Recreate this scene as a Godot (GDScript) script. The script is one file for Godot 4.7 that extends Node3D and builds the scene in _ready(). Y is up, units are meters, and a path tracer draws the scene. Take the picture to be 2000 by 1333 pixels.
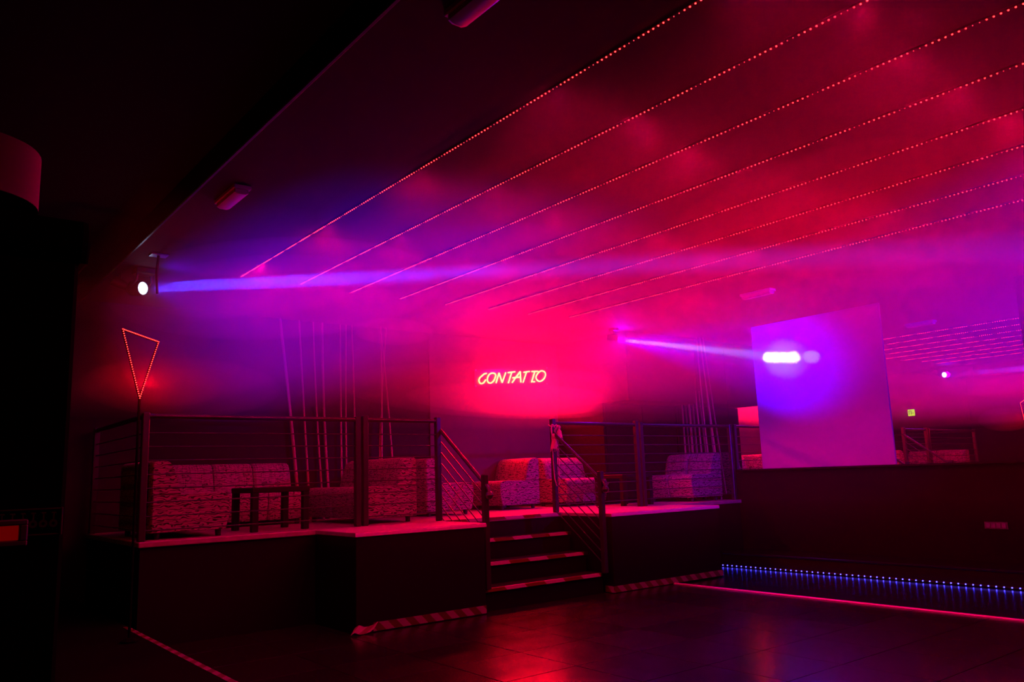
extends Node3D
# A dark club room: camera at the origin looking along +X/-Z, dance floor in front, stage at z < -7,
# mirror wall at x = 9.55. Everything stands at its own place in metres.

const CEIL := 3.2
const DECK := 0.826
const MIRROR_X := 9.545
const RAIL_Z := -7.16

var names := {}
var M := {}
var rng := RandomNumberGenerator.new()


func _ready() -> void:
	rng.seed = 7
	set_camera_and_air()
	make_materials()
	build_room()
	build_stage()
	build_mirror_wall()
	build_strips()
	build_sign()
	build_triangle()
	build_stage_lights()
	build_railings()
	build_sofas()
	build_tables()
	build_bamboo()
	build_rope()
	build_foreground()
	build_small_things()
	build_haze()


func set_camera_and_air() -> void:
	var cam := Camera3D.new()
	cam.name = "camera"
	cam.fov = 45.84
	cam.near = 0.05
	cam.far = 200.0
	cam.position = Vector3(0, 1.25, 0)
	cam.rotation_degrees = Vector3(9.521, -38.180, -1.936)
	add_child(cam)
	cam.current = true
	var env := Environment.new()
	env.background_mode = Environment.BG_COLOR
	env.background_color = Color(0, 0, 0)
	env.ambient_light_source = Environment.AMBIENT_SOURCE_DISABLED
	env.tonemap_mode = Environment.TONE_MAPPER_LINEAR
	env.tonemap_exposure = 1.35
	env.sdfgi_enabled = true
	env.ssao_enabled = true
	env.ssil_enabled = true
	env.volumetric_fog_enabled = true
	env.volumetric_fog_density = 0.0
	var we := WorldEnvironment.new()
	we.name = "world_environment"
	we.environment = env
	add_child(we)


# ---------------------------------------------------------------- naming
func numbered(called: String) -> String:
	var n: int = names.get(called, 0)
	names[called] = n + 1
	return called if n == 0 else "%s_%03d" % [called, n]


func tag(o: Node, label := "", category := "", group := "", kind := "") -> Node:
	if label:
		o.set_meta("label", label)
	if category:
		o.set_meta("category", category)
	if group:
		o.set_meta("group", group)
	if kind:
		o.set_meta("kind", kind)
	return o


func thing(called: String, label: String, category: String, at := Vector3.ZERO, turn := 0.0, group := "") -> Node3D:
	var o := Node3D.new()
	o.name = numbered(called)
	o.position = at
	o.rotation_degrees.y = turn
	add_child(o)
	tag(o, label, category, group)
	return o


func mesh_node(called: String, mesh: Mesh, mat: Material, parent: Node = null, at := Vector3.ZERO) -> MeshInstance3D:
	var o := MeshInstance3D.new()
	o.mesh = mesh
	o.material_override = mat
	o.position = at
	if parent == null:
		o.name = numbered(called)
		add_child(o)
	else:
		o.name = called
		parent.add_child(o, true)
	return o


func obj(called: String, st: SurfaceTool, mat: Material, parent: Node = null, at := Vector3.ZERO) -> MeshInstance3D:
	return mesh_node(called, st.commit(), mat, parent, at)


func struct(called: String, st: SurfaceTool, mat: Material, label := "") -> MeshInstance3D:
	var o := obj(called, st, mat)
	tag(o, label, "", "", "structure")
	return o


# ---------------------------------------------------------------- shapes
func mb() -> SurfaceTool:
	var st := SurfaceTool.new()
	st.begin(Mesh.PRIMITIVE_TRIANGLES)
	return st


func tri(st: SurfaceTool, p: Array, n: Array, uv := []) -> void:
	var a: Vector3 = p[0]
	var b: Vector3 = p[1]
	var c: Vector3 = p[2]
	var nn: Vector3 = n[0] + n[1] + n[2]
	var order := [0, 1, 2]
	if (b - a).cross(c - a).dot(nn) > 0.0:
		order = [0, 2, 1]
	for i in order:
		st.set_normal(n[i])
		st.set_uv(uv[i] if uv.size() else Vector2.ZERO)
		st.add_vertex(p[i])


func quad(st: SurfaceTool, p: Array, n: Array, uv := []) -> void:
	var u1 := [uv[0], uv[1], uv[2]] if uv.size() else []
	var u2 := [uv[0], uv[2], uv[3]] if uv.size() else []
	tri(st, [p[0], p[1], p[2]], [n[0], n[1], n[2]], u1)
	tri(st, [p[0], p[2], p[3]], [n[0], n[2], n[3]], u2)


# a box with chamfered edges; u runs along its longest side in metres
func box(st: SurfaceTool, c: Vector3, s: Vector3, ch := 0.004, bas := Basis()) -> void:
	var h := s / 2.0
	ch = minf(ch, minf(h.x, minf(h.y, h.z)) * 0.8)
	var la := 0
	for a in 3:
		if s[a] > s[la]:
			la = a
	var put := func(pts: Array, n: Vector3) -> void:
		var q := []
		var ns := []
		var uv := []
		var na := 0
		for a in 3:
			if absf(n[a]) > absf(n[na]):
				na = a
		var oa := 3 - la - na if na != la else (la + 1) % 3
		for v in pts:
			q.append(c + bas * v)
			ns.append(bas * n)
			uv.append(Vector2(v[la], v[oa]))
		if pts.size() == 4:
			quad(st, q, ns, uv)
		else:
			tri(st, q, ns, uv)
	for a in 3:
		var b := (a + 1) % 3
		var d := (a + 2) % 3
		for sg in [-1.0, 1.0]:
			var pts := []
			for k in [[1, 1], [1, -1], [-1, -1], [-1, 1]]:
				var v := Vector3.ZERO
				v[a] = sg * h[a]
				v[b] = k[0] * (h[b] - ch)
				v[d] = k[1] * (h[d] - ch)
				pts.append(v)
			var n := Vector3.ZERO
			n[a] = sg
			put.call(pts, n)
		if ch <= 0.0:
			continue
		for sb in [-1.0, 1.0]:
			for sd in [-1.0, 1.0]:
				var pts := []
				for k in [[1, 0], [1, 1], [-1, 1], [-1, 0]]:
					var v := Vector3.ZERO
					v[a] = k[0] * (h[a] - ch)
					v[b] = sb * (h[b] - (ch if k[1] else 0.0))
					v[d] = sd * (h[d] - (0.0 if k[1] else ch))
					pts.append(v)
				var n := Vector3.ZERO
				n[b] = sb
				n[d] = sd
				put.call(pts, n.normalized())
	if ch > 0.0:
		for sx in [-1.0, 1.0]:
			for sy in [-1.0, 1.0]:
				for sz in [-1.0, 1.0]:
					var sg := Vector3(sx, sy, sz)
					var pts := []
					for a in 3:
						var v := sg * (h - Vector3.ONE * ch)
						v[a] = sg[a] * h[a]
						pts.append(v)
					put.call(pts, sg.normalized())


func span(st: SurfaceTool, lo: Vector3, hi: Vector3, ch := 0.004) -> void:
	box(st, (lo + hi) / 2.0, hi - lo, ch)


func tube(st: SurfaceTool, pts: Array, r: float, sides := 8, closed := false, r_end := -1.0) -> void:
	var n := pts.size()
	var rings := []
	var up := Vector3(0.13, 0.97, 0.21)
	for i in n:
		var a: Vector3 = pts[(i - 1 + n) % n] if (closed or i > 0) else pts[i]
		var b: Vector3 = pts[(i + 1) % n] if (closed or i < n - 1) else pts[i]
		var t := (b - a).normalized()
		if absf(t.dot(up)) > 0.95:
			up = Vector3(0.9, 0.1, 0.3)
		var x := up.cross(t).normalized()
		var y := t.cross(x).normalized()
		up = y
		var rr := r if r_end < 0.0 else lerpf(r, r_end, float(i) / (n - 1))
		var ring := []
		for k in sides:
			var d := x * cos(TAU * k / sides) + y * sin(TAU * k / sides)
			ring.append([pts[i] + d * rr, d])
		rings.append(ring)
	for i in (n if closed else n - 1):
		var A: Array = rings[i]
		var B: Array = rings[(i + 1) % n]
		for k in sides:
			var l := (k + 1) % sides
			quad(st, [A[k][0], A[l][0], B[l][0], B[k][0]], [A[k][1], A[l][1], B[l][1], B[k][1]])
	if not closed:
		for e in [0, n - 1]:
			var t: Vector3 = (pts[0] - pts[1]).normalized() if e == 0 else (pts[n - 1] - pts[n - 2]).normalized()
			for k in range(1, sides - 1):
				tri(st, [rings[e][0][0], rings[e][k][0], rings[e][k + 1][0]], [t, t, t])


# turned shape: profile of (radius, height), round the y axis of xf
func lathe(st: SurfaceTool, prof: Array, sides := 20, xf := Transform3D()) -> void:
	for i in prof.size() - 1:
		var p: Vector2 = prof[i]
		var q: Vector2 = prof[i + 1]
		var nn := Vector2(q.y - p.y, p.x - q.x).normalized()
		for k in sides:
			var a := TAU * k / sides
			var b := TAU * (k + 1) / sides
			var da := Vector3(cos(a), 0, sin(a))
			var db := Vector3(cos(b), 0, sin(b))
			var na := xf.basis * (da * nn.x + Vector3(0, nn.y, 0))
			var nb := xf.basis * (db * nn.x + Vector3(0, nn.y, 0))
			var P := [xf * (da * p.x + Vector3(0, p.y, 0)), xf * (db * p.x + Vector3(0, p.y, 0)), xf * (db * q.x + Vector3(0, q.y, 0)), xf * (da * q.x + Vector3(0, q.y, 0))]
			if q.x < 1e-5:
				tri(st, [P[0], P[1], P[2]], [na, nb, na])
			elif p.x < 1e-5:
				tri(st, [P[0], P[2], P[3]], [na, nb, na])
			else:
				quad(st, P, [na, nb, nb, na])


# a polygon in x, y carried along z from z0 to z1, its ends rounded over by e
func prism(st: SurfaceTool, poly: Array, z0: float, z1: float, e := 0.0, shrink := 0.95, xf := Transform3D()) -> void:
	var n := poly.size()
	var area := 0.0
	var mid := Vector2.ZERO
	for i in n:
		area += (poly[i] as Vector2).cross(poly[(i + 1) % n])
		mid += poly[i] / float(n)
	var P := poly.duplicate()
	if area < 0.0:
		P.reverse()
	var edge_n := []
	for i in n:
		var d: Vector2 = P[(i + 1) % n] - P[i]
		edge_n.append(Vector2(d.y, -d.x).normalized())
	var rows := [[z0, shrink], [z0 + e * 0.3, 1.0 - (1.0 - shrink) * 0.45], [z0 + e, 1.0], [z1 - e, 1.0], [z1 - e * 0.3, 1.0 - (1.0 - shrink) * 0.45], [z1, shrink]] if e > 0.0 else [[z0, 1.0], [z1, 1.0]]
	for r in rows.size() - 1:
		var z_tilt := 0.0
		if e > 0.0:
			z_tilt = [-0.9, -0.4, 0.0, 0.4, 0.9][r]
		for i in n:
			var j := (i + 1) % n
			var en: Vector2 = edge_n[i]
			var n0: Vector2 = (en + edge_n[(i - 1 + n) % n]).normalized() if en.dot(edge_n[(i - 1 + n) % n]) > 0.7 else en
			var n1: Vector2 = (en + edge_n[j]).normalized() if en.dot(edge_n[j]) > 0.7 else en
			var pa: Vector2 = mid + (P[i] - mid) * rows[r][1]
			var pb: Vector2 = mid + (P[j] - mid) * rows[r][1]
			var qa: Vector2 = mid + (P[i] - mid) * rows[r + 1][1]
			var qb: Vector2 = mid + (P[j] - mid) * rows[r + 1][1]
			var N0 := (xf.basis * Vector3(n0.x, n0.y, z_tilt)).normalized()
			var N1 := (xf.basis * Vector3(n1.x, n1.y, z_tilt)).normalized()
			quad(st, [xf * Vector3(pa.x, pa.y, rows[r][0]), xf * Vector3(pb.x, pb.y, rows[r][0]), xf * Vector3(qb.x, qb.y, rows[r + 1][0]), xf * Vector3(qa.x, qa.y, rows[r + 1][0])], [N0, N1, N1, N0])
	var ids := Geometry2D.triangulate_polygon(PackedVector2Array(P))
	for r in [0, rows.size() - 1]:
		var N := (xf.basis * Vector3(0, 0, -1.0 if r == 0 else 1.0)).normalized()
		for k in range(0, ids.size(), 3):
			var t := []
			for m in 3:
				var v: Vector2 = mid + (P[ids[k + m]] - mid) * rows[r][1]
				t.append(xf * Vector3(v.x, v.y, rows[r][0]))
			tri(st, t, [N, N, N])


# ---------------------------------------------------------------- materials
func mat(called: String, c: Color, rough := 0.6, metal := 0.0, spec := 0.5) -> StandardMaterial3D:
	var m := StandardMaterial3D.new()
	m.resource_name = called
	m.albedo_color = c.linear_to_srgb()
	m.roughness = rough
	m.metallic = metal
	m.metallic_specular = spec
	M[called] = m
	return m


func glow(called: String, c: Color, energy: float) -> StandardMaterial3D:
	var m := mat(called, Color(0.02, 0.02, 0.02), 0.5)
	m.emission_enabled = true
	m.emission = c.linear_to_srgb()
	m.emission_energy_multiplier = energy
	return m


func noise(freq: float, s: int) -> FastNoiseLite:
	var n := FastNoiseLite.new()
	n.noise_type = FastNoiseLite.TYPE_SIMPLEX_SMOOTH
	n.frequency = freq
	n.seed = s
	n.fractal_octaves = 3
	return n


func noise_tex(size: int, freq: float, s: int, lo: Color, hi: Color) -> NoiseTexture2D:
	var t := NoiseTexture2D.new()
	t.width = size
	t.height = size
	t.seamless = true
	t.noise = noise(freq, s)
	var g := Gradient.new()
	g.set_color(0, lo)
	g.set_color(1, hi)
	t.color_ramp = g
	return t


func triplanar(m: StandardMaterial3D, scale: float, world := false) -> void:
	m.uv1_triplanar = true
	m.uv1_world_triplanar = world
	m.uv1_scale = Vector3.ONE * scale


func wave_texture() -> ImageTexture:
	# light cloth with broken dark wavelets running across it
	var n := 640
	var im := Image.create(n, n, false, Image.FORMAT_RGB8)
	var nz := noise(0.011, 3)
	var nb := noise(0.02, 9)
	for y in n:
		for x in n:
			var u := float(x) / n
			var v := float(y) / n
			var wob := 0.30 * sin(TAU * (4.0 * u + 2.0 * nz.get_noise_2d(0, y * 0.7))) + 0.16 * sin(TAU * (9.0 * u - 2.0 * v))
			var f := fposmod(v * 30.0 + wob + 0.8 * nz.get_noise_2d(x * 0.5, y * 1.5), 1.0)
			var half_w := 0.13 + 0.22 * nb.get_noise_2d(x * 0.4, y * 1.9)
			var line := 1.0 - smoothstep(half_w - 0.05, half_w + 0.07, absf(f - 0.5))
			var c := lerpf(0.80, 0.10, clampf(line, 0.0, 1.0))
			im.set_pixel(x, y, Color(c, c * 0.96, c * 0.92))
	return ImageTexture.create_from_image(im)


func tape_texture() -> ImageTexture:
	var n := 128
	var im := Image.create(n, n, false, Image.FORMAT_RGB8)
	for y in n:
		for x in n:
			var f := fposmod(float(x + y) / n, 1.0)
			im.set_pixel(x, y, Color(0.85, 0.83, 0.8) if f < 0.5 else Color(0.5, 0.05, 0.04))
	return ImageTexture.create_from_image(im)


func make_materials() -> void:
	mat("black_metal", Color(0.035, 0.033, 0.035), 0.32, 0.5)
	mat("black_paint", Color(0.004, 0.0038, 0.0038), 0.6, 0.0, 0.25)
	mat("black_wood", Color(0.010, 0.009, 0.009), 0.65, 0.0, 0.25)
	mat("matt_black", Color(0.003, 0.003, 0.003), 0.9, 0.0, 0.1)
	mat("gloss_black", Color(0.008, 0.008, 0.009), 0.17)
	mat("dark_wall", Color(0.006, 0.005, 0.005), 0.75, 0.0, 0.15)
	mat("ceiling_paint", Color(0.05, 0.048, 0.048), 0.8, 0.0, 0.2)
	mat("ceiling_dark", Color(0.015, 0.015, 0.015), 0.85, 0.0, 0.2)
	mat("pale_wall", Color(0.018, 0.015, 0.015), 0.75, 0.0, 0.3)
	mat("white_board", Color(0.28, 0.28, 0.30), 0.6)
	mat("white_plastic", Color(0.6, 0.6, 0.6), 0.35)
	mat("lamp_shade", Color(0.07, 0.065, 0.065), 0.8)
	mat("bamboo", Color(0.30, 0.22, 0.12), 0.5)
	mat("rope", Color(0.42, 0.34, 0.24), 0.85)
	mat("foot", Color(0.01, 0.01, 0.01), 0.5)
	mat("steel", Color(0.6, 0.6, 0.6), 0.28, 0.9)
	mat("trim_metal", Color(0.72, 0.70, 0.68), 0.45, 0.35)
	mat("mirror", Color(0.9, 0.9, 0.9), 0.0, 1.0)
	mat("acrylic", Color(0.55, 0.5, 0.5), 0.2)
	mat("frame_violet", Color(0.10, 0.06, 0.16), 0.6)
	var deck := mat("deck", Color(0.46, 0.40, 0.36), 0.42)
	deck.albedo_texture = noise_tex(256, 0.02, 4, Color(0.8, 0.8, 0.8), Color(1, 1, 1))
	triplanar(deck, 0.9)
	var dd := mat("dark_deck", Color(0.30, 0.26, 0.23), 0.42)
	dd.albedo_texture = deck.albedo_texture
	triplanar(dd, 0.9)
	for k in 3:
		var t := mat("tile%d" % k, Color(0.010, 0.009, 0.009) * [1.0, 1.2, 0.85][k], [0.24, 0.25, 0.235][k], 0.0, 0.24)
		t.roughness_texture = noise_tex(256, 0.02, 20, Color(0.8, 0.8, 0.8), Color(1, 1, 1)) if k == 0 else M["tile0"].roughness_texture
		t.roughness_texture_channel = BaseMaterial3D.TEXTURE_CHANNEL_RED
		triplanar(t, 0.7, true)
	var sofa := mat("sofa_cloth", Color(0.40, 0.385, 0.37), 0.85)
	sofa.albedo_texture = wave_texture()
	sofa.rim_enabled = true
	sofa.rim = 0.2
	triplanar(sofa, 1.55)
	var tape := mat("tape", Color(0.26, 0.26, 0.26), 0.5)
	tape.albedo_texture = tape_texture()
	tape.uv1_scale = Vector3(6.0, 6.0, 1)
	var nose := mat("nosing", Color(0.55, 0.55, 0.55), 0.4)
	nose.albedo_texture = tape.albedo_texture
	nose.uv1_scale = Vector3(2.0, 2.0, 1)
	# LEDs: full, half and faint steps of the running pattern
	glow("led_full", Color(1, 0.009, 0.009), 20.0)
	glow("led_half", Color(1, 0.014, 0.014), 9.0)
	glow("led_faint", Color(1, 0.04, 0.06), 1.6)
	glow("led_triangle", Color(1, 0.014, 0.012), 12.0)
	glow("led_blue", Color(0.035, 0.03, 1), 14.0)
	glow("neon", Color(1, 0.62, 0.17), 3.2)
	glow("lens_blue", Color(0.55, 0.62, 1), 6.0)
	glow("exit_glow", Color(0.55, 1, 0.02), 0.9)
	glow("amber_glow", Color(1, 0.55, 0.08), 0.7)
	glow("red_window", Color(1, 0.0, 0.0), 0.07)


# ---------------------------------------------------------------- room
func build_room() -> void:
	var st := mb()
	span(st, Vector3(-3.2, -0.2, -9.4), Vector3(9.8, -0.012, 2.7), 0.0)
	var fl := struct("floor", st, M["gloss_black"], "dark floor with glossy tiles in front of the stage")
	# dance floor tiles, each its own piece with a narrow joint
	var xs := [1.66, 1.95]
	while xs[-1] < 6.7:
		xs.append(xs[-1] + 0.6)
	xs.append(7.15)
	var meshes := {}
	for i in xs.size() - 1:
		for k in 11:
			var w: float = xs[i + 1] - xs[i]
			var key := "%.3f" % w
			if not meshes.has(key):
				var s2 := mb()
				box(s2, Vector3(0, -0.008, 0), Vector3(w - 0.005, 0.016, 0.595), 0.0015)
				meshes[key] = s2.commit()
			var z: float = -7.2 + 0.6 * (k + 0.5)
			mesh_node("tile", meshes[key], M["tile%d" % rng.randi_range(0, 2)], fl, Vector3((xs[i] + xs[i + 1]) / 2, rng.randf_range(-0.0004, 0.0004), z))
	st = mb()
	span(st, Vector3(7.152, -0.02, -6.95), Vector3(7.187, 0.012, 1.0), 0.006)
	struct("trim_1", st, M["trim_metal"], "metal edge strip along the dance floor")
	st = mb()
	span(st, Vector3(1.55, CEIL, -9.4), Vector3(9.8, 3.5, 2.7), 0.0)
	struct("ceiling", st, M["ceiling_paint"], "low ceiling above the dance floor")
	st = mb()
	span(st, Vector3(-3.2, 3.36, -9.4), Vector3(1.55, 3.5, 2.7), 0.0)
	struct("ceiling", st, M["ceiling_dark"], "higher dark ceiling at the side")
	st = mb()
	span(st, Vector3(1.525, 3.185, -9.15), Vector3(1.55, 3.36, 2.5), 0.006)
	struct("trim_2", st, M["black_metal"], "dark edge of the dropped ceiling")
	st = mb()
	span(st, Vector3(-3.2, -0.1, -9.4), Vector3(9.8, 3.45, -9.15), 0.0)
	struct("wall_back", st, M["pale_wall"], "wall behind the stage")
	st = mb()
	span(st, Vector3(-3.2, -0.1, -9.2), Vector3(-3.0, 3.45, 2.7), 0.0)
	struct("wall_left", st, M["dark_wall"], "dark side wall")
	st = mb()
	span(st, Vector3(-3.2, -0.1, 2.5), Vector3(9.8, 3.45, 2.7), 0.0)
	struct("wall_front", st, M["dark_wall"], "dark wall behind the camera")
	st = mb()
	span(st, Vector3(9.55, -0.1, -9.2), Vector3(9.8, 3.45, 2.7), 0.0)
	struct("wall_right", st, M["dark_wall"], "dark wall under and beside the mirror")
	st = mb()
	span(st, Vector3(5.75, DECK, -9.15), Vector3(8.02, 3.19, -9.125), 0.003)
	tag(obj("sign_wall_board", st, mat("grey_board", Color(0.07, 0.06, 0.06), 0.8)), "pale board on the back wall behind the neon sign", "panel")
	# low walkway beside the stage, its edge taped
	st = mb()
	span(st, Vector3(-2.995, -0.011, -9.145), Vector3(1.634, 0.2, 1.2), 0.004)
	tag(obj("walkway", st, M["matt_black"]), "low black walkway step along the dark side of the dance floor", "step")
	st = mb()
	span(st, Vector3(1.594, 0.2005, -7.0), Vector3(1.634, 0.202, -1.5), 0.0)
	tag(obj("hazard_tape", st, M["tape"]), "thin striped tape along the edge of the low walkway", "tape")


func build_stage() -> void:
	var s := thing("stage_platform", "long raised stage platform carrying the sofas", "platform", Vector3(0, 0, 0))
	var st := mb()
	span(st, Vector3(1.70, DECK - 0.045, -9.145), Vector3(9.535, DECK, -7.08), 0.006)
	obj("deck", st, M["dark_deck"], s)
	st = mb()
	span(st, Vector3(1.72, -0.012, -9.14), Vector3(9.53, DECK - 0.045, -7.11), 0.0)
	obj("fascia", st, M["black_paint"], s)
	for b in [[3.21, 4.57, "black stage block left of the stairs with a taped foot"], [6.217, 8.03, "black stage block between the stairs and the mirror wall"]]:
		var o := thing("stage_block", b[2], "platform", Vector3((b[0] + b[1]) / 2, 0, -6.69))
		var w: float = b[1] - b[0]
		st = mb()
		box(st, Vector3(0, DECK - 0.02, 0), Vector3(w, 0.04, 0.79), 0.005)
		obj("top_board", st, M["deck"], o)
		st = mb()
		box(st, Vector3(0, (DECK - 0.04) / 2, -0.005), Vector3(w - 0.03, DECK - 0.04, 0.765), 0.004)
		obj("body", st, M["black_paint"], o)
		st = mb()
		box(st, Vector3(0, DECK - 0.022, 0.396), Vector3(w, 0.03, 0.006), 0.002)
		obj("edge_strip", st, M["trim_metal"], o)
	# striped tape along the foot of each block
	st = mb()
	box(st, Vector3(0.08, 0.045, 0), Vector3(1.17, 0.07, 0.003), 0.0)
	tag(obj("hazard_tape", st, M["tape"], null, Vector3(3.89, 0, -6.3095)), "striped hazard tape along the foot of the block left of the stairs", "tape")
	st = mb()
	var curl := [Vector3(0, 0.035, 0.01), Vector3(-0.05, 0.02, 0.035), Vector3(-0.10, 0.006, 0.02), Vector3(-0.15, 0.012, 0.04), Vector3(-0.19, 0.03, 0.03), Vector3(-0.22, 0.01, 0.015)]
	for i in curl.size() - 1:
		var a: Vector3 = curl[i]
		var b2: Vector3 = curl[i + 1]
		var off := Vector3(0.015, 0.03, 0.01)
		var nrm := Vector3(0, 0.6, 0.8)
		quad(st, [a - off, b2 - off, b2 + off, a + off], [nrm, nrm, nrm, nrm], [Vector2(i, 0) * 0.05, Vector2(i + 1, 0) * 0.05, Vector2(i + 1, 1.2) * 0.05, Vector2(i, 1.2) * 0.05])
		quad(st, [a - off + nrm * 0.002, b2 - off + nrm * 0.002, b2 + off + nrm * 0.002, a + off + nrm * 0.002], [nrm, nrm, nrm, nrm], [Vector2(i, 0) * 0.05, Vector2(i + 1, 0) * 0.05, Vector2(i + 1, 1.2) * 0.05, Vector2(i, 1.2) * 0.05])
	tag(obj("loose_tape", st, M["tape"], null, Vector3(3.40, 0.026, -6.30)), "crumpled loose end of striped tape at the block corner", "tape")
	st = mb()
	box(st, Vector3(0, 0.04, 0.003), Vector3(1.82, 0.065, 0.003), 0.0)
	box(st, Vector3(-0.912, 0.04, -0.06), Vector3(0.003, 0.065, 0.12), 0.0)
	tag(obj("hazard_tape", st, M["tape"], null, Vector3(7.123, 0, -6.3115)), "striped hazard tape along the foot of the block nearest the mirror wall", "tape")
	# stairs
	var stairs := thing("staircase", "black open stairs with striped tape on every step edge", "stairs", Vector3(5.39, 0, -6.75))
	for k in 3:
		var y := 0.2065 * (k + 1)
		var z := -6.41 - 0.25 * k
		st = mb()
		span(st, Vector3(-0.80, y - 0.035, -7.10 + 6.75), Vector3(0.80, y, z + 6.75), 0.005)
		obj("tread", st, M["black_wood"], stairs)
		st = mb()
		span(st, Vector3(-0.795, maxf(y - 0.2065, 0.0), z + 6.75 - 0.05), Vector3(0.795, y - 0.035, z + 6.75 - 0.03), 0.002)
		obj("riser", st, M["black_paint"], stairs)
		st = mb()
		span(st, Vector3(-0.80, y - 0.03, z + 6.75 + 0.0005), Vector3(0.74, y + 0.0015, z + 6.75 + 0.002), 0.0)
		span(st, Vector3(-0.80, y + 0.0003, z + 6.75 - 0.035), Vector3(0.74, y + 0.0018, z + 6.75 + 0.002), 0.0)
		obj("nosing_tape", st, M["nosing"], stairs)
	st = mb()
	span(st, Vector3(-0.80, DECK - 0.03, -7.08 + 6.75 + 0.0005), Vector3(0.80, DECK + 0.001, -7.08 + 6.75 + 0.002), 0.0)
	obj("nosing_tape", st, M["nosing"], stairs)
	st = mb()
	span(st, Vector3(-0.795, 0.62, -7.08 + 6.75 - 0.045), Vector3(0.795, DECK - 0.045, -7.08 + 6.75 - 0.032), 0.002)
	obj("riser", st, M["black_paint"], stairs)


func build_mirror_wall() -> void:
	var m := thing("wall_mirror", "large wall mirror reflecting the stage and the red ceiling strips", "mirror", Vector3(MIRROR_X, 0, 0))
	var st := mb()
	span(st, Vector3(-0.004, 0.9, -9.14), Vector3(0.004, CEIL - 0.002, -7.203), 0.0)
	obj("mirror_pane", st, M["mirror"], m)
	st = mb()
	span(st, Vector3(-0.004, 1.238, -7.2), Vector3(0.004, CEIL - 0.002, -3.33), 0.0)
	obj("mirror_pane", st, M["mirror"], m)
	st = mb()
	span(st, Vector3(9.47, 1.215, -7.05), Vector3(9.549, 1.236, 2.4), 0.004)
	tag(obj("wall_ledge", st, M["black_paint"]), "narrow black ledge along the bottom of the wall mirror", "ledge")
	st = mb()
	span(st, Vector3(9.526, 1.237, -6.69), Vector3(9.54, CEIL - 0.001, -4.84), 0.004)
	tag(obj("wall_board", st, M["white_board"]), "tall white board on the mirror wall, hit by the blue spot", "panel")
	var p := thing("plinth", "low black plinth with blue lights along the foot of the mirror wall", "step", Vector3(8.9, 0, 0))
	st = mb()
	span(st, Vector3(0.0, -0.012, -7.07), Vector3(0.648, 0.165, 2.4), 0.006)
	obj("body", st, M["black_paint"], p)
	st = mb()
	span(st, Vector3(-0.012, 0.15, -7.07), Vector3(0.648, 0.172, 2.4), 0.005)
	obj("lip", st, M["gloss_black"], p)
	# blue led strip on the plinth's foot
	var s := thing("blue_led_strip", "row of blue points of light along the foot of the low black plinth", "light strip", Vector3(8.9, 0.0, 0))
	st = mb()
	span(st, Vector3(-0.008, -0.003, -7.06), Vector3(-0.001, 0.015, -2.9), 0.001)
	obj("strip_backing", st, M["black_metal"], s)
	var led := mb()
	lathe(led, [Vector2(0.0065, 0), Vector2(0.0065, 0.004), Vector2(0.004, 0.008), Vector2(0, 0.009)], 7, Transform3D(Basis(Vector3(0, 0, 1), PI / 2), Vector3.ZERO))
	var lm := led.commit()
	var z := -7.05
	while z < -2.95:
		mesh_node("led", lm, M["led_blue"], s, Vector3(-0.008, 0.006, z))
		z += 0.0725
	var a := AreaLight3D.new()
	a.name = "blue_strip_lamp"
	a.light_color = Color(0.06, 0.05, 1).linear_to_srgb()
	a.light_energy = 0.006
	a.area_size = Vector2(4.1, 0.012)
	a.area_range = 25.0
	a.shadow_enabled = true
	add_child(a)
	a.look_at_from_position(Vector3(8.878, 0.006, -5.0), Vector3(0, 0.006, -5.0), Vector3.UP)



# ---------------------------------------------------------------- lamps
func lamp_spot(called: String, at: Vector3, towards: Vector3, angle: float, c: Color, e: float, size := 0.02, blend := 1.0) -> SpotLight3D:
	var l := SpotLight3D.new()
	l.name = numbered(called)
	l.light_color = c.linear_to_srgb()
	l.light_energy = e
	l.light_size = size
	l.spot_angle = angle
	l.spot_range = 25.0
	l.spot_attenuation = 2.0
	l.spot_angle_attenuation = blend
	l.shadow_enabled = true
	add_child(l)
	var t := towards.normalized()
	l.look_at_from_position(at, at + t, Vector3.UP if absf(t.y) < 0.95 else Vector3.RIGHT)
	return l


func lamp_omni(called: String, at: Vector3, c: Color, e: float, size := 0.05) -> OmniLight3D:
	var l := OmniLight3D.new()
	l.name = numbered(called)
	l.light_color = c.linear_to_srgb()
	l.light_energy = e
	l.light_size = size
	l.omni_range = 25.0
	l.omni_attenuation = 2.0
	l.shadow_enabled = true
	l.position = at
	add_child(l)
	return l


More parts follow.
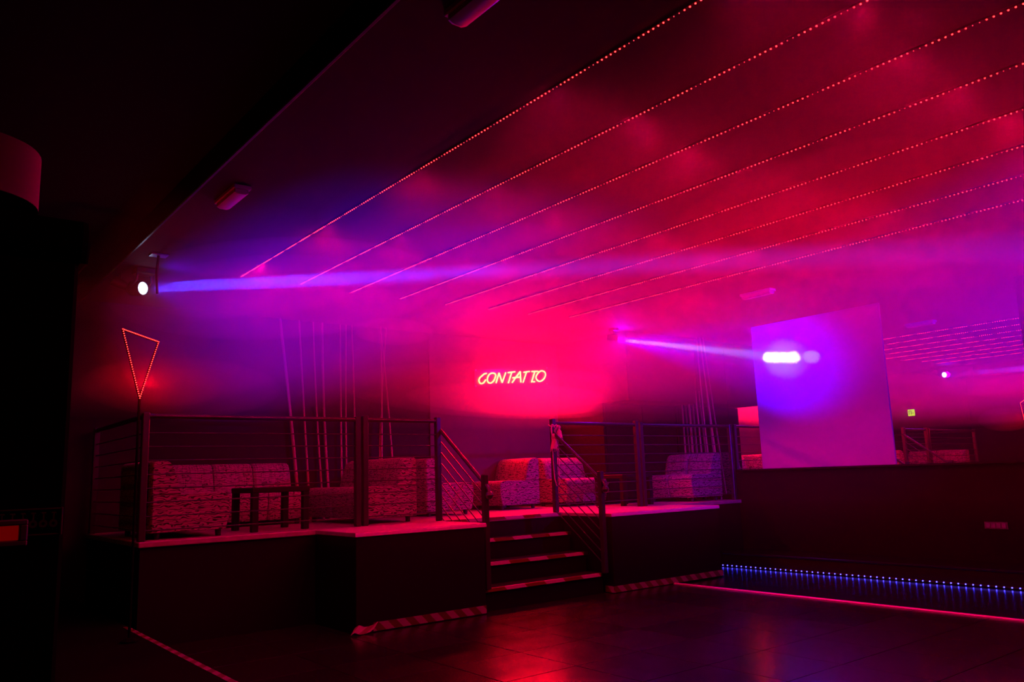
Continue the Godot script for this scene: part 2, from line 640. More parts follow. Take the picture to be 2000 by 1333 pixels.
func build_strips() -> void:
	var where := ["farthest from the mirror wall", "second from the open side", "third from the open side", "fourth from the open side", "fifth from the open side", "third from the mirror wall", "second from the mirror wall", "nearest to the mirror wall"]
	var led := mb()
	box(led, Vector3(0, 0.0, 0), Vector3(0.0072, 0.006, 0.0072), 0.002)
	var lm := led.commit()
	var small := mb()
	box(small, Vector3(0, 0.0, 0), Vector3(0.005, 0.005, 0.005), 0.0015)
	var sm := small.commit()
	var steps := ["led_faint", "led_half", "led_full", "led_full", "led_full", "led_full", "led_full", "led_half", "led_faint"]
	for i in 8:
		var x := 2.57 + 0.59 * i
		var s := thing("red_led_strip", "line of red points of light across the ceiling, " + where[i], "light strip", Vector3(x, CEIL, 0), 0.0, "red strips across the ceiling")
		var z0: float = [-7.36, -7.34, -7.46, -7.44, -7.45, -7.43, -7.42, -7.33][i]
		var st := mb()
		span(st, Vector3(-0.008, -0.012, z0 - 0.02), Vector3(0.008, -0.0005, -0.9), 0.002)
		obj("strip_backing", st, M["ceiling_paint"], s)
		var n := 0
		var z := z0
		while z < -0.95:
			var kind: String = steps[(n + i * 4) % 9]
			mesh_node("led", sm if kind == "led_faint" else lm, M[kind], s, Vector3(0, -0.0145, z))
			z += 0.0296
			n += 1
		for k in 5:
			lamp_spot("red_strip_lamp", Vector3(x, CEIL - 0.03, z0 + 0.6 + 1.3 * k), Vector3.DOWN, 81.0, Color(1, 0.0, 0.05), 0.52, 0.012, 0.35)


func build_sign() -> void:
	var s := thing("neon_sign", "glowing slanted CONTATTO sign on a clear red-lit backing board", "neon sign", Vector3(7.102, 2.656, -9.06))
	var st := mb()
	var out := [Vector2(-0.642, 0.072), Vector2(0.697, 0.188), Vector2(0.687, -0.077), Vector2(-0.65, -0.177)]
	prism(st, out, -0.035, -0.022)
	obj("backing_board", st, mat("red_acrylic", Color(0.30, 0.02, 0.02), 0.25), s)
	st = mb()
	for c in out:
		lathe(st, [Vector2(0.008, -0.09), Vector2(0.008, -0.02), Vector2(0.012, -0.02), Vector2(0.012, -0.012), Vector2(0, -0.012)], 10, Transform3D(Basis(Vector3(1, 0, 0), PI / 2), Vector3(c.x * 0.97, c.y * 0.9 + 0.003, 0)))
	obj("standoff", st, M["steel"], s)
	var letters := [
		["C", [[-45, 3], [-49, 2], [-53, -1], [-57, -4], [-58.5, -8], [-57, -11], [-54, -12], [-50, -10], [-47, -6]]],
		["O", [[-35, 4], [-31, 3.5], [-29, 1], [-30.5, -3], [-33, -7], [-37, -10], [-40, -10.5], [-43, -9], [-44, -6], [-43, -2], [-40, 2]]],
		["N", [[-29, -10], [-23, 5], [-18, -9], [-11, 6]]],
		["T", [[-7, 6], [6, 8]], [[0, 7], [-7, -9]]],
		["A", [[0, -8], [15.5, 9], [16, -7]], [[1, -1], [14, 0.5]]],
		["T", [[22, 8], [33, 10]], [[27.5, 9], [20, -7]]],
		["T", [[37, 10], [49, 11]], [[43, 10.5], [36, -6]], [[39, -5], [42, -5]]],
		["O", [[58, 12], [62, 10.5], [63.5, 7], [61.5, 2], [57, -2], [52, -4], [48, -3], [45, 0], [45.5, 4], [50, 9], [54, 11.5]]],
	]
	for l in letters:
		st = mb()
		for k in range(1, l.size()):
			var pts := []
			var closed: bool = l[0] == "O"
			var raw: Array = l[k]
			for i in raw.size():
				var p := Vector3(raw[i][0], raw[i][1], 0.0) / 100.0
				if raw.size() > 4:
					# rounded through its neighbours
					var q: Array = raw[(i + 1) % raw.size()]
					pts.append(p)
					if closed or i < raw.size() - 1:
						var a: Array = raw[(i - 1 + raw.size()) % raw.size()] if (closed or i > 0) else raw[i]
						var d: Array = raw[(i + 2) % raw.size()] if (closed or i < raw.size() - 2) else q
						pts.append(Vector3((9.0 * (raw[i][0] + q[0]) - a[0] - d[0]) / 16.0, (9.0 * (raw[i][1] + q[1]) - a[1] - d[1]) / 16.0, 0) / 100.0)
				else:
					pts.append(p)
			if raw.size() > 4:
				tube(st, pts, 0.0105, 8, closed)
			else:
				for i in pts.size() - 1:
					tube(st, [pts[i], pts[i + 1]], 0.0105, 8)
		obj("neon_letter", st, M["neon"], s)
	var a := AreaLight3D.new()
	a.name = "neon_sign_lamp"
	a.light_color = Color(1, 0.0, 0.012).linear_to_srgb()
	a.light_energy = 36.0
	a.area_size = Vector2(1.25, 0.2)
	a.area_range = 25.0
	a.shadow_enabled = true
	a.position = Vector3(7.12, 2.66, -9.03)
	a.rotation_degrees = Vector3(0, 180, 5)
	add_child(a)


func build_triangle() -> void:
	var s := thing("led_triangle", "triangle of red light points standing on its tip at the dark end of the stage", "light sign", Vector3(1.480, 0.2, -6.3))
	var A := Vector3(-0.1357, 2.206, 0)
	var B := Vector3(0.1153, 2.130, 0)
	var C := Vector3(0.0, 1.704, 0)
	var st := mb()
	for e in [[A, B], [B, C], [C, A]]:
		tube(st, [e[0] - Vector3(0, 0, 0.012), e[1] - Vector3(0, 0, 0.012)], 0.009, 6)
	obj("frame", st, M["matt_black"], s)
	st = mb()
	tube(st, [Vector3(0, 0.01, -0.012), Vector3(0, 1.704, -0.012)], 0.009, 8)
	lathe(st, [Vector2(0.06, 0), Vector2(0.06, 0.012), Vector2(0.02, 0.03), Vector2(0, 0.03)], 20)
	obj("stand", st, M["matt_black"], s)
	var led := mb()
	lathe(led, [Vector2(0.0038, 0), Vector2(0.0038, 0.003), Vector2(0.0026, 0.005), Vector2(0, 0.006)], 8, Transform3D(Basis(Vector3(1, 0, 0), PI / 2), Vector3.ZERO))
	var lm := led.commit()
	for e in [[A, B, 23], [B, C, 28], [C, A, 31]]:
		for k in e[2]:
			mesh_node("led", lm, M["led_triangle"], s, e[0].lerp(e[1], float(k) / e[2]))
	lamp_omni("led_triangle_lamp", Vector3(1.49, 2.0, -6.22), Color(1, 0.0, 0.01), 0.3, 0.03)


func build_stage_lights() -> void:
	# the moving head whose beam crosses the room
	var at := Vector3(1.77, 3.025, -7.57)
	var dir := Vector3(1.16, -0.17, 1.89).normalized()
	var h := thing("moving_head_light", "small black moving head light throwing the long blue beam", "stage light", Vector3(1.77, CEIL, -7.57))
	var st := mb()
	box(st, Vector3(0, -0.025, 0), Vector3(0.17, 0.05, 0.17), 0.008)
	obj("base", st, M["black_metal"], h)
	var side := dir.cross(Vector3.UP).normalized()
	var c := at - Vector3(1.77, CEIL, -7.57) - dir * 0.07
	for sg in [-1.0, 1.0]:
		st = mb()
		tube(st, [side * 0.078 * sg + Vector3(0, -0.045, 0), side * 0.086 * sg + Vector3(0, -0.11, 0), c + side * 0.084 * sg], 0.013, 8)
		obj("yoke_arm", st, M["black_metal"], h)
	var bas := Basis(side, dir, side.cross(dir)).orthonormalized()
	st = mb()
	lathe(st, [Vector2(0, -0.09), Vector2(0.05, -0.085), Vector2(0.068, -0.05), Vector2(0.07, 0.05), Vector2(0.064, 0.066), Vector2(0.058, 0.066), Vector2(0.056, 0.06)], 20, Transform3D(bas, c))
	var head := obj("head", st, M["black_metal"], h)
	st = mb()
	lathe(st, [Vector2(0.056, 0.060), Vector2(0.05, 0.068), Vector2(0.02, 0.074), Vector2(0, 0.075)], 18, Transform3D(bas, c))
	obj("lens", st, M["lens_blue"], head)
	lamp_spot("moving_head_beam", at + dir * 0.03, dir, 0.9, Color(0.015, 0.02, 1), 3600.0, 0.045, 0.4)
	lamp_spot("moving_head_spill", at + dir * 0.08, Vector3(1, 0.10, 0.75), 56.0, Color(0.12, 0.0, 1), 0.8, 0.05, 0.9)
	# hanging strap and a dark par can beside it
	st = mb()
	tube(st, [Vector3(0, 0, 0), Vector3(-0.012, -0.16, 0), Vector3(0, -0.34, 0)], 0.011, 8)
	var rod := obj("ceiling_hanger", st, M["black_metal"], null, Vector3(1.75, CEIL, -7.02))
	tag(rod, "short black hanger bar dangling from the ceiling before the blue beam", "hanger")
	st = mb()
	box(st, Vector3(0, -0.006, 0), Vector3(0.14, 0.012, 0.1), 0.003)
	obj("ceiling_plate", st, M["steel"], rod)
	var p := thing("par_can", "dark par can with a sliver of amber light at the ceiling edge", "stage light", Vector3(1.63, CEIL, -7.84))
	st = mb()
	tube(st, [Vector3(0, 0, 0), Vector3(0, -0.05, 0)], 0.012, 8)
	obj("bracket", st, M["black_metal"], p)
	var pb := Basis(Vector3(0, 0, 1), 1.2) * Basis(Vector3(0, 1, 0), 0.6)
	st = mb()
	lathe(st, [Vector2(0, -0.07), Vector2(0.035, -0.065), Vector2(0.045, -0.02), Vector2(0.05, 0.07), Vector2(0.045, 0.07)], 16, Transform3D(pb, Vector3(0, -0.095, 0)))
	obj("can", st, M["black_metal"], p)
	st = mb()
	lathe(st, [Vector2(0.012, 0.055), Vector2(0.006, 0.062), Vector2(0, 0.062)], 12, Transform3D(pb, Vector3(0, -0.095, 0)))
	obj("amber_lamp", st, M["amber_glow"], p)
	# beam bar on the dark cabinet, aimed along the mirror wall at the white board
	var b := thing("beam_light", "slim beam light under the ceiling above the low table by the mirror", "stage light", Vector3(7.81, CEIL, -7.68))
	st = mb()
	box(st, Vector3(0, -0.02, 0), Vector3(0.1, 0.04, 0.1), 0.006)
	tube(st, [Vector3(0, -0.03, 0), Vector3(0, -0.08, 0)], 0.012, 8)
	obj("bracket", st, M["black_metal"], b)
	var target := Vector3(9.495, 2.70, -6.30)
	var src := Vector3(7.81, 3.05, -7.68)
	var bd := (target - src).normalized()
	var bs := bd.cross(Vector3.UP).normalized()
	var bb := Basis(bs, bd, bs.cross(bd)).orthonormalized()
	st = mb()
	lathe(st, [Vector2(0, -0.1), Vector2(0.035, -0.1), Vector2(0.04, -0.09), Vector2(0.04, 0.05), Vector2(0.034, 0.05)], 16, Transform3D(bb, Vector3(0, -0.13, 0)))
	obj("housing", st, M["black_metal"], b)
	st = mb()
	lathe(st, [Vector2(0.034, 0.046), Vector2(0.02, 0.052), Vector2(0, 0.053)], 14, Transform3D(bb, Vector3(0, -0.13, 0)))
	obj("lens", st, M["lens_blue"], b)
	for k in 5:
		var tz: float = [-6.46, -6.34, -6.21, -6.07, -5.80][k]
		var e: float = [120.0, 120.0, 120.0, 120.0, 26.0][k]
		var t := Vector3(9.525, 2.735 - 0.12 * (tz + 6.42), tz)
		lamp_spot("board_beam", src + bd * 0.07, t - src, 1.9, Color(0.24, 0.30, 1) if k < 4 else Color(0.14, 0.22, 1), e, 0.02, 0.1)
	lamp_spot("board_halo", src + bd * 0.07, Vector3(9.495, 2.70, -6.25) - src, 7.5, Color(0.03, 0.06, 1), 50.0, 0.03, 1.0)
	lamp_spot("board_halo", src + bd * 0.07, Vector3(9.495, 2.72, -6.35) - src, 21.0, Color(0.01, 0.0, 1), 55.0, 0.03, 1.0)
	lamp_omni("beam_light_spill", src + bd * 0.10, Color(0.13, 0.0, 1), 0.9, 0.04)
	lamp_spot("blue_wash_lamp", Vector3(1.6, 1.5, 0.8), Vector3(1.25, 1.45, -8.0), 8.5, Color(0.05, 0.0, 1), 230.0, 0.06, 1.0)
	lamp_spot("blue_wash_lamp", Vector3(3.4, 1.5, 0.9), Vector3(2.7, 1.45, -8.2), 8.5, Color(0.24, 0.0, 1), 50.0, 0.06, 1.0)
	# blue wash lamps out of the picture, over the dance floor
	lamp_spot("blue_wash_lamp", Vector3(4.2, 2.55, 0.9), Vector3(4.6, 0.05, -6.6), 17.0, Color(0.05, 0.0, 1), 62.0, 0.06, 0.9)
	lamp_spot("blue_wash_lamp", Vector3(9.2, 2.75, -1.3), Vector3(-0.32, 0.03, -1), 27.0, Color(0.16, 0.0, 1), 20.0, 0.06, 0.8)


# ---------------------------------------------------------------- railings
func post(parent: Node, x: float, y0: float, y1: float, z: float) -> void:
	var st := mb()
	box(st, Vector3(x, (y0 + y1) / 2, z), Vector3(0.056, y1 - y0, 0.056), 0.006)
	obj("post", st, M["black_metal"], parent)


func rail_section(label: String, a: Vector3, b: Vector3, posts: Array, tops: float) -> void:
	var o := thing("railing", label, "railing", Vector3.ZERO, 0.0, "cable railings of the stage")
	for p in posts:
		post(o, p.x, p.y, p.y + tops, p.z)
	var st := mb()
	tube(st, [a + Vector3(0, 1.02, 0), b + Vector3(0, 1.02, 0)], 0.021, 10)
	obj("handrail", st, M["black_metal"], o)
	for k in 8:
		var y := 0.085 + 0.1135 * k
		st = mb()
		tube(st, [a + Vector3(0, y, 0), b + Vector3(0, y, 0)], 0.0055, 6)
		obj("cable", st, M["steel"] if false else M["black_metal"], o)


func stair_rail(label: String, x: float) -> void:
	var o := thing("stair_railing", label, "railing", Vector3.ZERO, 0.0, "sloping railings of the stairs")
	var z1 := -6.38
	var drop := 0.575
	post(o, x, 0.2065, 1.275, z1)
	var st := mb()
	var a := Vector3(x, DECK + 0.935, RAIL_Z)
	var b := Vector3(x, DECK + 0.935 - drop, z1)
	tube(st, [a, b], 0.019, 10)
	var d := (b - a).normalized()
	tube(st, [b, b + d * 0.06, b + d * 0.085 + Vector3(0, -0.03, 0)], 0.019, 10)
	obj("handrail", st, M["black_metal"], o)
	st = mb()
	lathe(st, [Vector2(0, -0.04), Vector2(0.028, -0.028), Vector2(0.04, 0), Vector2(0.028, 0.028), Vector2(0, 0.04)], 14, Transform3D(Basis(), b + d * 0.085 + Vector3(0, -0.055, 0)))
	obj("end_knob", st, M["black_metal"], o)
	for k in 8:
		var y := DECK + 0.04 + 0.111 * k
		st = mb()
		tube(st, [Vector3(x, y, RAIL_Z), Vector3(x, y - drop, z1)], 0.0055, 6)
		obj("cable", st, M["black_metal"], o)


func build_railings() -> void:
	var z := RAIL_Z
	var d := DECK
	rail_section("long black cable railing in front of the corner sofa and low table", Vector3(1.735, d, z), Vector3(3.675, d, z), [Vector3(1.735, d, z), Vector3(3.675, d, z)], 1.05)
	rail_section("short black cable railing between the double post and the stairs", Vector3(3.755, d, z), Vector3(4.60, d, z), [Vector3(3.755, d, z), Vector3(4.60, d, z)], 1.06)
	rail_section("black cable railing between the stairs and the roped post and next double post", Vector3(6.19, d, z), Vector3(7.585, d, z), [Vector3(6.19, d, z), Vector3(7.585, d, z)], 1.07)
	rail_section("black cable railing ending against the mirror wall", Vector3(7.665, d, z), Vector3(9.49, d, z), [Vector3(7.665, d, z), Vector3(9.49, d, z)], 1.05)
	rail_section("dark cable railing turning back along the open end of the stage", Vector3(1.735, d, z - 0.06), Vector3(1.735, d, -9.05), [Vector3(1.735, d, -9.05)], 1.05)
	stair_rail("sloping cable railing on the side of the stairs by the taped block", 4.625)
	stair_rail("sloping cable railing on the side of the stairs by the roped post", 6.165)


# ---------------------------------------------------------------- seating
func sofa(label: String, at: Vector3, turn: float, w: float, parts: int, category := "sofa") -> void:
	# faces local +x, its width along local z from 0 to -w
	var o := thing("lounge_sofa" if category == "sofa" else "lounge_chair", label, category, at, turn, "pale wave patterned lounge seating on the stage")
	var seat := [Vector2(0, 0.055), Vector2(0.625, 0.055), Vector2(0.65, 0.16), Vector2(0.662, 0.28), Vector2(0.652, 0.335), Vector2(0.615, 0.365), Vector2(0.55, 0.372), Vector2(0.0, 0.365)]
	var back := [Vector2(0, 0.362), Vector2(0.24, 0.366), Vector2(0.222, 0.43), Vector2(0.198, 0.53), Vector2(0.172, 0.60), Vector2(0.14, 0.642), Vector2(0.095, 0.66), Vector2(0.03, 0.66), Vector2(0.006, 0.642), Vector2(0, 0.61)]
	var step := w / parts
	for k in parts:
		var z1 := -step * k - 0.004
		var z0 := -step * (k + 1) + 0.004
		var st := mb()
		prism(st, seat, z0, z1, 0.02, 0.97)
		obj("seat", st, M["sofa_cloth"], o)
		st = mb()
		prism(st, back, z0, z1, 0.035, 0.93)
		obj("backrest", st, M["sofa_cloth"], o)
	for x in [0.07, 0.58]:
		for z in [-0.08, -w + 0.08]:
			var st := mb()
			lathe(st, [Vector2(0, 0), Vector2(0.024, 0), Vector2(0.028, 0.058), Vector2(0, 0.058)], 10, Transform3D(Basis(), Vector3(x, 0, z)))
			obj("foot", st, M["foot"], o)


func build_sofas() -> void:
	sofa("patterned sofa seen end-on at the dark end of the stage", Vector3(1.83, DECK, -7.25), 0.0, 1.15, 2)
	sofa("patterned three-seat sofa against the back wall behind the low table", Vector3(2.42, DECK, -9.06), -90.0, 1.29, 3)
	sofa("patterned sofa behind the short railing, turned towards the dark end of the stage", Vector3(4.46, DECK, -8.68), 180.0, 1.33, 2)
	sofa("patterned chair just behind the stairs, turned towards the mirror wall", Vector3(4.98, DECK, -8.0), 0.0, 0.72, 1, "armchair")
	sofa("patterned sofa below the neon sign, turned away from the mirror wall", Vector3(6.98, DECK, -9.08), 180.0, 0.70, 1)
	sofa("patterned chair behind the roped post with its back to the back wall", Vector3(7.26, DECK, -8.82), -90.0, 0.80, 1, "armchair")
	sofa("patterned sofa standing along the mirror at the end of the stage", Vector3(9.43, DECK, -8.16), 180.0, 0.86, 2)


func table(label: String, x0: float, x1: float, z0: float, z1: float) -> void:
	var o := thing("low_table", label, "table", Vector3((x0 + x1) / 2, DECK, (z0 + z1) / 2), 0.0, "low black tables on the stage")
	var hx := (x1 - x0) / 2
	var hz := (z1 - z0) / 2
	var st := mb()
	box(st, Vector3(0, 0.375, 0), Vector3(hx * 2, 0.05, hz * 2), 0.006)
	obj("tabletop", st, M["black_wood"], o)
	for sx in [-1.0, 1.0]:
		for sz in [-1.0, 1.0]:
			st = mb()
			box(st, Vector3(sx * (hx - 0.035), 0.176, sz * (hz - 0.035)), Vector3(0.06, 0.352, 0.06), 0.004)
			obj("leg", st, M["black_wood"], o)


func build_tables() -> void:
	table("low black table between the facing sofas behind the long railing", 2.72, 3.28, -7.92, -7.36)
	table("low black table beside the sofa that stands along the mirror", 7.56, 8.13, -7.95, -7.42)


func bamboo(label: String, foot: Vector3, top: Vector3, r: float, group: String) -> void:
	var o := thing("bamboo_pole", label, "bamboo pole", foot, 0.0, group)
	var d := top - foot
	var bend := Vector3(rng.randf_range(-0.02, 0.02), 0, rng.randf_range(-0.015, 0.015))
	var pts := []
	for k in 7:
		var t := k / 6.0
		pts.append(d * t + bend * sin(PI * t))
	var st := mb()
	tube(st, pts, r, 8, false, r * 0.7)
	obj("cane", st, M["bamboo"], o)
	st = mb()
	for k in range(1, 9):
		var t := k / 9.0
		var p := d * t + bend * sin(PI * t)
		tube(st, [p - d.normalized() * 0.006, p + d.normalized() * 0.006], r * 1.18 * lerpf(1.0, 0.72, t), 8)
	obj("node_rings", st, M["bamboo"], o)


func build_bamboo() -> void:
	var order := ["first", "second", "third", "fourth", "fifth", "sixth", "seventh"]
	var xs := [3.77, 3.92, 4.09, 4.18, 4.35, 4.42, 4.54]
	var tops := [3.66, 3.90, 4.08, 4.20, 4.44, 4.52, 4.60]
	var rs := [0.022, 0.015, 0.013, 0.018, 0.014, 0.012, 0.013]
	for i in 7:
		bamboo("tall bamboo pole behind the sofas, %s counted from the dark end" % order[i], Vector3(xs[i] + (xs[i] - tops[i]) * 0.2 + 0.13, DECK, -9.1 + 0.02), Vector3(tops[i], CEIL - 0.005, -9.11), rs[i], "bamboo poles behind the sofas")
	var cx := [[4.93, 4.95, "upright"], [4.90, 5.06, "crossing, leaning towards the sign"], [5.14, 4.98, "crossing, leaning away from the sign"]]
	for c in cx:
		bamboo("thin bamboo pole of the trio before the sign, " + c[2], Vector3(c[0], DECK, -8.98), Vector3(c[1], CEIL - 0.005, -9.0 if c[2] == "upright" else -9.06), 0.013, "trio of thin bamboo poles")
	var zs := [-7.90, -7.80, -7.66, -7.56, -7.46]
	for i in 5:
		bamboo("bamboo pole standing between sofa and mirror, %s counted from the corner cabinet" % order[i], Vector3(9.48, DECK, zs[i] + 0.10 * (i - 2) * 0.4), Vector3(9.50, CEIL - 0.005, zs[i] - 0.12 + 0.05 * (i % 2)), [0.015, 0.02, 0.014, 0.013, 0.013][i], "bamboo poles by the mirror")


func build_rope() -> void:
	var o := thing("tasselled_rope", "tasselled cord tied round the top of the post by the stairs", "rope", Vector3(6.19, DECK + 1.0, RAIL_Z))
	var st := mb()
	var ring := []
	for k in 14:
		var a := TAU * k / 14
		ring.append(Vector3(0.047 * cos(a), -0.01 + 0.012 * sin(2 * a), 0.047 * sin(a)))
	tube(st, ring, 0.008, 6, true)
	tube(st, [Vector3(-0.04, 0.005, 0.04), Vector3(-0.07, -0.05, 0.05), Vector3(-0.06, -0.13, 0.055), Vector3(-0.03, -0.17, 0.055)], 0.008, 6)
	tube(st, [Vector3(-0.035, 0.0, 0.045), Vector3(0.0, -0.06, 0.06), Vector3(0.02, -0.02, 0.055), Vector3(0.045, -0.01, 0.04)], 0.008, 6)
	obj("knot", st, M["rope"], o)
	for t in [[Vector3(-0.035, -0.13, 0.06), 1.0], [Vector3(0.045, -0.03, 0.06), 0.8]]:
		st = mb()
		var xf := Transform3D(Basis().scaled(Vector3.ONE * t[1]), t[0])
		lathe(st, [Vector2(0, 0.03), Vector2(0.02, 0.02), Vector2(0.024, -0.005), Vector2(0.016, -0.03), Vector2(0.024, -0.05), Vector2(0.040, -0.11), Vector2(0.048, -0.15), Vector2(0.03, -0.146), Vector2(0, -0.14)], 12, xf)
		for k in 14:
			var a := TAU * k / 14
			tube(st, [xf * Vector3(0.024 * cos(a), -0.05, 0.024 * sin(a)), xf * Vector3(0.05 * cos(a), -0.165 - 0.01 * (k % 3), 0.05 * sin(a))], 0.004, 5)
		obj("tassel", st, M["rope"], o)
	st = mb()
	var loop := []
	for p in [[-0.055, -0.02], [-0.058, -0.2], [-0.058, -0.45], [-0.05, -0.62], [-0.025, -0.70], [0.0, -0.705], [0.02, -0.66], [0.028, -0.5], [0.012, -0.3], [-0.005, -0.18], [-0.01, -0.05]]:
		loop.append(Vector3(p[0], p[1], 0.045 + 0.02 * absf(p[1])))
	tube(st, loop, 0.0065, 6)
	obj("hanging_loop", st, M["rope"], o)


# ---------------------------------------------------------------- foreground and odds
func build_foreground() -> void:
	var c := thing("tall_cabinet", "tall black cabinet with a rounded cornice close to the camera", "cabinet", Vector3(-0.06, 0.2, -2.62))
	var st := mb()
	box(st, Vector3(0, 0.83, 0), Vector3(0.9, 1.66, 0.5), 0.01)
	obj("body", st, M["matt_black"], c)
	st = mb()
	var prof := [Vector2(0.25, 1.655), Vector2(0.262, 1.675), Vector2(0.272, 1.70), Vector2(0.274, 1.745), Vector2(0.262, 1.768), Vector2(-0.262, 1.768), Vector2(-0.274, 1.745), Vector2(-0.272, 1.70), Vector2(-0.262, 1.675), Vector2(-0.25, 1.655)]
	prism(st, prof, -0.472, 0.472, 0.02, 0.96, Transform3D(Basis(Vector3(0, 1, 0), PI / 2), Vector3.ZERO))
	obj("cornice", st, M["matt_black"], c)
	# raised fretwork band on its front
	st = mb()
	box(st, Vector3(0.442, 0.977, 0.252), Vector3(0.005, 0.068, 0.008), 0.001)
	box(st, Vector3(0.33, 1.008, 0.252), Vector3(0.22, 0.004, 0.006), 0.001)
	box(st, Vector3(0.33, 0.945, 0.252), Vector3(0.22, 0.004, 0.006), 0.001)
	for k in 8:
		var x := 0.43 - 0.0225 * k - 0.006
		lathe(st, [Vector2(0.004, -0.003), Vector2(0.010, -0.003), Vector2(0.010, 0.003), Vector2(0.004, 0.003)], 12, Transform3D(Basis(Vector3(1, 0, 0), PI / 2), Vector3(x, 0.972, 0.252)))
		box(st, Vector3(x, 0.989, 0.252), Vector3(0.004, 0.016, 0.006), 0.001)
		box(st, Vector3(x, 0.998, 0.252), Vector3(0.012, 0.004, 0.006), 0.001)
	obj("fretwork_band", st, mat("dull_brass", Color(0.05, 0.04, 0.035), 0.6), c)
	# lamp on top of it
	var l := thing("drum_lamp", "lamp with a plain drum shade on top of the tall black cabinet", "lamp", Vector3(0.12, 1.968, -2.50))
	st = mb()
	lathe(st, [Vector2(0, 0), Vector2(0.05, 0), Vector2(0.05, 0.012), Vector2(0.012, 0.02), Vector2(0.01, 0.06), Vector2(0, 0.06)], 18)
	obj("base", st, M["black_metal"], l)
	st = mb()
	lathe(st, [Vector2(0.181, 0.045), Vector2(0.181, 0.195), Vector2(0.179, 0.198), Vector2(0.177, 0.195), Vector2(0.177, 0.045), Vector2(0.181, 0.045)], 48)
	obj("lamp_shade", st, M["lamp_shade"], l)
	st = mb()
	for k in 3:
		var a := TAU * k / 3
		tube(st, [Vector3(0.008 * cos(a), 0.058, 0.008 * sin(a)), Vector3(0.178 * cos(a), 0.058, 0.178 * sin(a))], 0.0025, 5)
	obj("shade_spider", st, M["black_metal"], l)
	# little lit display box before the cabinet
	var d := thing("display_box", "small box with a dim red lit window in front of the black cabinet", "display", Vector3(0.22, 1.122, -2.345))
	st = mb()
	for b in [[Vector3(0, 0.057, 0), Vector3(0.17, 0.014, 0.03)], [Vector3(0, 0.007, 0), Vector3(0.17, 0.014, 0.03)], [Vector3(0.076, 0.032, 0), Vector3(0.018, 0.04, 0.03)], [Vector3(-0.076, 0.032, 0), Vector3(0.018, 0.04, 0.03)]]:
		box(st, b[0], b[1], 0.003)
	obj("frame", st, M["frame_violet"], d)
	st = mb()
	box(st, Vector3(0, 0.032, -0.006), Vector3(0.134, 0.036, 0.006), 0.001)
	obj("lit_window", st, M["red_window"], d)


func build_small_things() -> void:
	# emergency lights on the ceiling, all lengthways
	for b in [[1.76, -5.24, "white plastic ceiling luminaire near the blue moving head"], [1.80, -2.41, "white plastic ceiling luminaire near the camera, cut by the picture edge"], [7.64, -5.24, "white plastic ceiling luminaire over the floor before the white board"]]:
		var o := thing("ceiling_luminaire", b[2], "ceiling light", Vector3(b[0], CEIL, b[1]), 0.0, "unlit luminaires on the ceiling")
		var st := mb()
		box(st, Vector3(0, -0.014, 0), Vector3(0.115, 0.028, 0.40), 0.004)
		obj("housing", st, M["white_plastic"], o)
		st = mb()
		prism(st, [Vector2(-0.048, -0.028), Vector2(0.048, -0.028), Vector2(0.045, -0.05), Vector2(0.025, -0.06), Vector2(-0.025, -0.06), Vector2(-0.045, -0.05)], -0.185, 0.185, 0.01, 0.93)
		obj("diffuser", st, M["acrylic"], o)
	# dark cabinet filling the corner of the stage by the mirror
	var c := thing("corner_cabinet", "tall dark cabinet in the corner between back wall and mirror", "cabinet", Vector3(8.86, DECK, -8.72))
	var st := mb()
	box(st, Vector3(-0.095, 0.70, 0.07), Vector3(1.53, 1.40, 0.98), 0.008)
	obj("lower_body", st, M["dark_wall"], c)
	st = mb()
	box(st, Vector3(-0.06, 1.885, 0.29), Vector3(1.46, 0.97, 1.42), 0.008)
	obj("upper_body", st, M["dark_wall"], c)
	st = mb()
	box(st, Vector3(-0.47, 0.72, 0.562), Vector3(0.70, 1.30, 0.012), 0.004)
	obj("door", st, M["dark_wall"], c)
	st = mb()
	box(st, Vector3(0.28, 0.72, 0.562), Vector3(0.70, 1.30, 0.012), 0.004)
	obj("door", st, M["dark_wall"], c)
	# exit sign at the far side, met again in the mirror
	var e := thing("exit_sign", "small green lit emergency exit pictogram sign, seen in the mirror", "exit sign", Vector3(0.3, 2.32, -9.05))
	st = mb()
	box(st, Vector3(0, 0.075, 0), Vector3(0.03, 0.15, 0.15), 0.003)
	obj("sign_box", st, M["exit_glow"], e)
	st = mb()
	box(st, Vector3(0.016, 0.075, -0.045), Vector3(0.003, 0.09, 0.012), 0.0)
	box(st, Vector3(0.016, 0.115, -0.02), Vector3(0.003, 0.012, 0.06), 0.0)
	box(st, Vector3(0.016, 0.075, 0.005), Vector3(0.003, 0.09, 0.012), 0.0)
	box(st, Vector3(0.016, 0.06, 0.04), Vector3(0.003, 0.012, 0.04), 0.0)
	obj("pictogram", st, M["matt_black"], e)
	st = mb()
	box(st, Vector3(0, 0.075, -0.088), Vector3(0.012, 0.03, 0.026), 0.0)
	obj("bracket", st, M["black_metal"], e)
	# wall socket plate under the mirror
	var w := thing("socket_plate", "grey multi-socket plate low on the dark wall under the mirror", "socket", Vector3(9.549, 0.555, -3.83))
	st = mb()
	box(st, Vector3(-0.006, 0, 0), Vector3(0.012, 0.075, 0.235), 0.003)
	obj("plate", st, mat("grey_plastic", Color(0.06, 0.06, 0.07), 0.4), w)
	for k in 4:
		st = mb()
		box(st, Vector3(-0.0135, 0, -0.08 + 0.053 * k), Vector3(0.004, 0.05, 0.04), 0.001)
		obj("socket", st, M["frame_violet"], w)


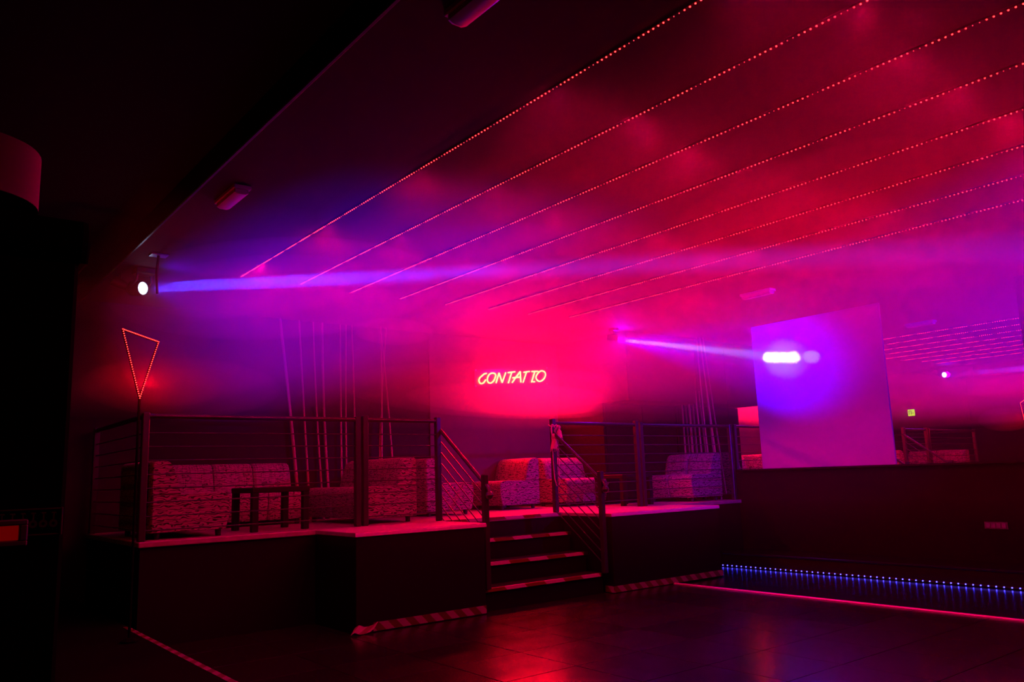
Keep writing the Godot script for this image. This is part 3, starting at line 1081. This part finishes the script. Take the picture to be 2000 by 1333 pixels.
# ---------------------------------------------------------------- haze
func fog(size: Vector3, at: Vector3, density: float, shape := RenderingServer.FOG_VOLUME_SHAPE_BOX, turn := Vector3.ZERO) -> void:
	var f := FogVolume.new()
	f.name = numbered("haze")
	f.size = size
	f.shape = shape
	f.position = at
	f.rotation_degrees = turn
	var m := FogMaterial.new()
	m.resource_name = "haze"
	m.albedo = Color(0.95, 0.95, 0.95)
	m.density = density
	f.material = m
	tag(f, "drifting stage haze under the ceiling", "haze", "stage haze", "stuff")
	add_child(f)


func build_haze() -> void:
	# stacked layers over the dance floor and the stage: thin below, thick under the ceiling
	var layers := [[0.84, 1.90, 0.003], [1.90, 2.08, 0.03], [2.08, 2.26, 0.07], [2.26, 3.18, 0.10]]
	for h in layers:
		var a := Vector3(2.35, h[0] + 0.001, -9.13)
		var b := Vector3(9.465, h[1], 2.4)
		fog(b - a, (b + a) / 2.0, h[2])
	# thinner towards the dark side of the room
	for h in [[1.2, 2.34, -5.2, 0.075], [0.0, 1.19, -6.6, 0.04]]:
		var a := Vector3(h[0], 1.98, -9.13)
		var b := Vector3(h[1], 3.18, h[2])
		fog(b - a, (b + a) / 2.0, h[3])
	# thick drift where the blue beam starts
	fog(Vector3(1.1, 0.45, 2.2), Vector3(2.4, 2.9, -6.6), 0.10, RenderingServer.FOG_VOLUME_SHAPE_ELLIPSOID, Vector3(0, 31, 0))
	fog(Vector3(2.0, 0.7, 3.0), Vector3(2.5, 2.83, -6.4), 0.10, RenderingServer.FOG_VOLUME_SHAPE_ELLIPSOID, Vector3(0, 31, 0))
	for k in 2:
		fog(Vector3(0.8 + 0.7 * k, 0.3 + 0.16 * k, 0.6 + 0.2 * k), Vector3(1.74 + 0.12 * k, 2.02, -6.5), 0.11, RenderingServer.FOG_VOLUME_SHAPE_ELLIPSOID)
	# drift hanging round the neon sign
	fog(Vector3(3.6, 0.42, 1.0), Vector3(6.8, 2.27, -8.45), 0.26, RenderingServer.FOG_VOLUME_SHAPE_ELLIPSOID)
	fog(Vector3(5.2, 0.72, 1.3), Vector3(6.7, 2.36, -8.40), 0.14, RenderingServer.FOG_VOLUME_SHAPE_ELLIPSOID)
	for k in 7:
		var at := Vector3(rng.randf_range(1.5, 8.0), rng.randf_range(2.4, 2.85), rng.randf_range(-8.3, -3.0))
		var s := Vector3(rng.randf_range(1.5, 3.5), rng.randf_range(0.12, 0.35), rng.randf_range(0.6, 1.6))
		fog(s, at, rng.randf_range(0.06, 0.16), RenderingServer.FOG_VOLUME_SHAPE_ELLIPSOID, Vector3(rng.randf_range(-6, 6), rng.randf_range(-60, 60), rng.randf_range(-5, 5)))
